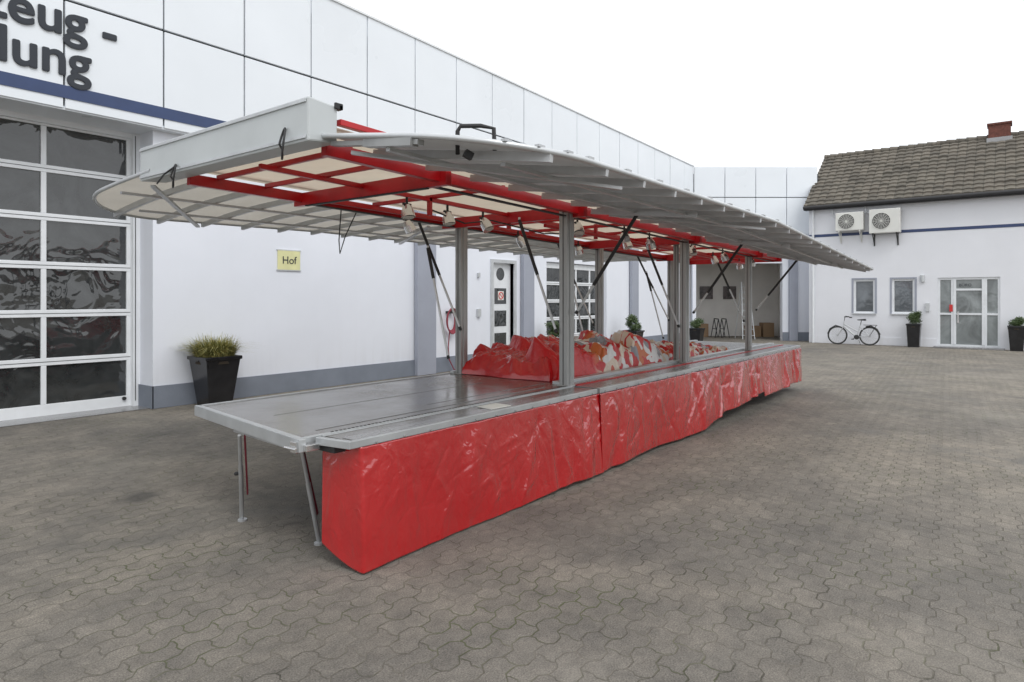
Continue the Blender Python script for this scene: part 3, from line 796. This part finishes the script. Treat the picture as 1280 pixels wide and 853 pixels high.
spots=[(4.25,4.5),(4.8,4.5),(5.35,4.5),(6.4,4.15),(7.2,3.8),(7.9,4.15),(8.4,5.2),(9.3,3.8),(9.9,4.15),(10.6,3.8),(11.1,4.15),(12.1,3.8),(12.6,4.2),(6.9,5.2),(5.0,5.3),(6.2,3.85),(8.0,3.85)]
for (x,y) in spots:
    z=zh(x)-.16; dx,dy=random.uniform(-.06,.06),random.uniform(-.08,.02)
    sl.tube((x,y,z+.06),(x+dx*.4,y+dy*.4,z+.01),.035,.058,n=16); sl.tube((x+dx*.4,y+dy*.4,z+.01),(x+dx,y+dy,z-.055),.058,.064,n=16)
    sk.tube((x,y,z+.05),(x,y,z+.14),.012,n=8); sk.tube((x-.05,y,z+.07),(x+.05,y,z+.07),.012,n=6)
    sg_.tube((x+dx,y+dy,z-.055),(x+dx*1.02,y+dy*1.02,z-.059),.052,n=16)
sl.make('spotlight_housings','steel',T); sk.make('spotlight_stems','black',T); sg_.make('spotlight_lenses','lime',T)
b=B(); c=B()
def strut(p,q,k=.5,r=.018):
    p=Vector(p); q=Vector(q); m=p.lerp(q,k); b.tube(m,q,r,n=10); c.tube(p,m,.014,n=8); b.tube(p,p.lerp(q,.03),.018); c.tube(q,q+Vector((0,0,.03)),.014)
for X,zf_ in ((5.75,1.50),(8.85,1.45),(11.65,1.45)):
    strut((X+.02,3.60,zf_+.1),(X+.05,2.92,zfront(X,2.92)-.06),.30)
    strut((X-.10,3.76,zf_-.10),(X-.02,4.30,zh(X)-.08),.50)
    strut((X+.05,5.22,zf_-.12),(X-.02,5.85,zrear(X,5.85)-.02),.50)
    strut((X-.12,5.26,zf_-.45),(X-.10,5.62,zrear(X,5.75)-.35),.72,.02)
b.make('gas_struts','black',T); c.make('strut_rods','alul',T)
b=B()
for X in (5.75,8.85,11.65):
    b.beam((X,2.3,zfront(X,2.3)-.05),(X,3.4,zfront(X,3.4)-.05),.035,.05)
b.make('strut_arms','rib',T)
b=B()
def loop(x,y,z,w_,h): b.path([(x+.02*math.sin(a*1.3),y+w_*math.cos(a),z+h*math.sin(a)) for a in [i*math.pi/10 for i in range(20)]],.007,6,True)
loop(2.42,3.70,2.74,.035,.10); loop(2.42,5.15,2.70,.045,.09)
b.path([(2.44,5.15,2.78),(2.42,5.3,2.73),(2.5,5.6,2.70)],.007,6)
b.path([(4.2,5.4,2.66),(4.25,5.5,2.35),(4.3,5.55,2.22),(4.33,5.5,2.40),(4.4,5.4,2.66)],.006,6)
b.path([(4.55,4.5,2.62),(5.0,4.45,2.52),(5.5,4.5,2.60),(6.2,4.3,2.50),(7.2,4.2,2.58)],.008,6)
b.make('cable_loops','black',T)

# ---------------------------------------------------------------- tarpaulin pile: overlapping folds (max of tilted tents)
def tarp_sheet(name,x0,x1,y0,y1,base,hf,seed,nfold,m,parent,nx=300,ny=110,sl0=.8,angc=1.1,angv=.7,Lr=(.12,.45),pmin=.6):
    rs=np.random.RandomState(seed)
    X,Y=np.meshgrid(np.linspace(x0,x1,nx),np.linspace(y0,y1,ny),indexing='ij')
    NX=np.zeros_like(X); NY=np.zeros_like(X); N2=np.zeros_like(X)
    for i in range(nx):
        for j in range(ny):
            nv=noise.noise_vector(Vector((X[i,j]*2.4+seed,Y[i,j]*2.4,seed)))
            NX[i,j]=nv.x; NY[i,j]=nv.y
            N2[i,j]=abs(noise.noise(Vector((X[i,j]*6+nv.x*2,Y[i,j]*6,seed+4))))+.5*abs(noise.noise(Vector((X[i,j]*13+nv.y*3,Y[i,j]*13,seed+9))))
    Xw=X+NX*.16; Yw=Y+NY*.16
    env=hf(X,Y)
    H=np.full_like(X,-9.0)
    for k in range(nfold):
        cx=rs.uniform(x0,x1); cy=rs.uniform(y0,y1); a=rs.normal(angc,angv); L=rs.uniform(*Lr)
        dx,dy=math.cos(a),math.sin(a)
        t=np.clip((Xw-cx)*dx+(Yw-cy)*dy,-L,L)
        px=Xw-cx-t*dx; py=Yw-cy-t*dy
        side=np.sign(px*dy-py*dx)
        dist=np.sqrt(px*px+py*py)
        s1=sl0*rs.uniform(.3,.9); s2=sl0*rs.uniform(1.4,4.0)
        sl=np.where(side>0,s1,s2)
        ih=int((cx-x0)/(x1-x0)*(nx-1)); jh=int((cy-y0)/(y1-y0)*(ny-1))
        pk=env[ih,jh]*rs.uniform(pmin,1.0)*(1+.10*np.sin(t*5+rs.uniform(0,6))-.2*(t/L)**4)
        rnd=np.sqrt(dist*dist+.008**2)-.008
        hk=pk-sl*rnd
        kk=.004; d_=np.clip(.5+.5*(hk-H)/kk,0,1); H=H*(1-d_)+hk*d_+kk*d_*(1-d_)
    H=np.maximum(H,env*.25)-N2*.06
    ex=np.minimum(1,np.minimum((X-x0),(x1-X))/.12); ey=np.minimum(1,np.minimum((Y-y0),(y1-Y))/.10); e=np.clip(np.minimum(ex,ey),0,1)**.5
    Zz=base+H*e
    b=B(); b.grid([[ (X[i,j]+NX[i,j]*.08,Y[i,j]+NY[i,j]*.06,Zz[i,j]) for j in range(ny)] for i in range(nx)])
    return b.make(name,m,parent,smooth=True,fix=False)
def hfa(X,Y): return np.where(X<8.2,.63,np.maximum(.34,.63-.12*(X-8.2)))*(1-.22*np.abs((Y-4.6)/.7)**2)
pl_=tarp_sheet('folded_tarpaulin',5.98,11.6,3.92,5.34,.66,hfa,3,460,'tarp',None,440,140,.8,1.1,.8,(.10,.40),.55)
def hfb(X,Y): return .40*np.clip((X-5.75)/.6,0.22,1)*(1-.25*np.abs((Y-4.75)/.6)**2)
tarp_sheet('red_tarpaulin_fold',5.88,7.05,4.02,5.30,.855,hfb,17,64,'tarpred',pl_,170,150,.60,.3,.6,(.15,.55),.45)

# ---------------------------------------------------------------- light
el=math.radians(52); sdir=Vector((-.45,-1,0)).normalized()*math.cos(el)+Vector((0,0,math.sin(el)))
sun=bpy.data.lights.new('sun','SUN'); sun.energy=1.2; sun.angle=math.radians(30); sun.color=(1,.99,.975)
so=bpy.data.objects.new('sun',sun); COL.objects.link(so); so.rotation_euler=sdir.to_track_quat('Z','Y').to_euler(); so.location=(0,-10,20)
wd=bpy.data.worlds.new('World'); scn.world=wd; wd.use_nodes=True; nt=wd.node_tree
bg=nt.nodes['Background']; sky=nt.nodes.new('ShaderNodeTexSky'); sky.sky_type='NISHITA'; sky.sun_disc=False
sky.sun_elevation=el; sky.sun_rotation=math.atan2(sdir.x,sdir.y); sky.dust_density=4; sky.air_density=1
mx=nt.nodes.new('ShaderNodeMix'); mx.data_type='RGBA'; mx.inputs[0].default_value=.93
nt.links.new(sky.outputs[0],mx.inputs[6]); mx.inputs[7].default_value=(12.8,13.1,13.5,1)
nt.links.new(mx.outputs[2],bg.inputs[0]); bg.inputs[1].default_value=.1

# ---------------------------------------------------------------- camera
cam=bpy.data.cameras.new('camera'); co=bpy.data.objects.new('camera',cam); COL.objects.link(co)
cam.sensor_width=36; cam.lens=820/1280*36; cam.shift_y=-52.5/1280; cam.clip_end=1000
co.location=(0,0,1.75); co.rotation_euler=(math.radians(90),0,math.radians(37.53-90))
scn.camera=co
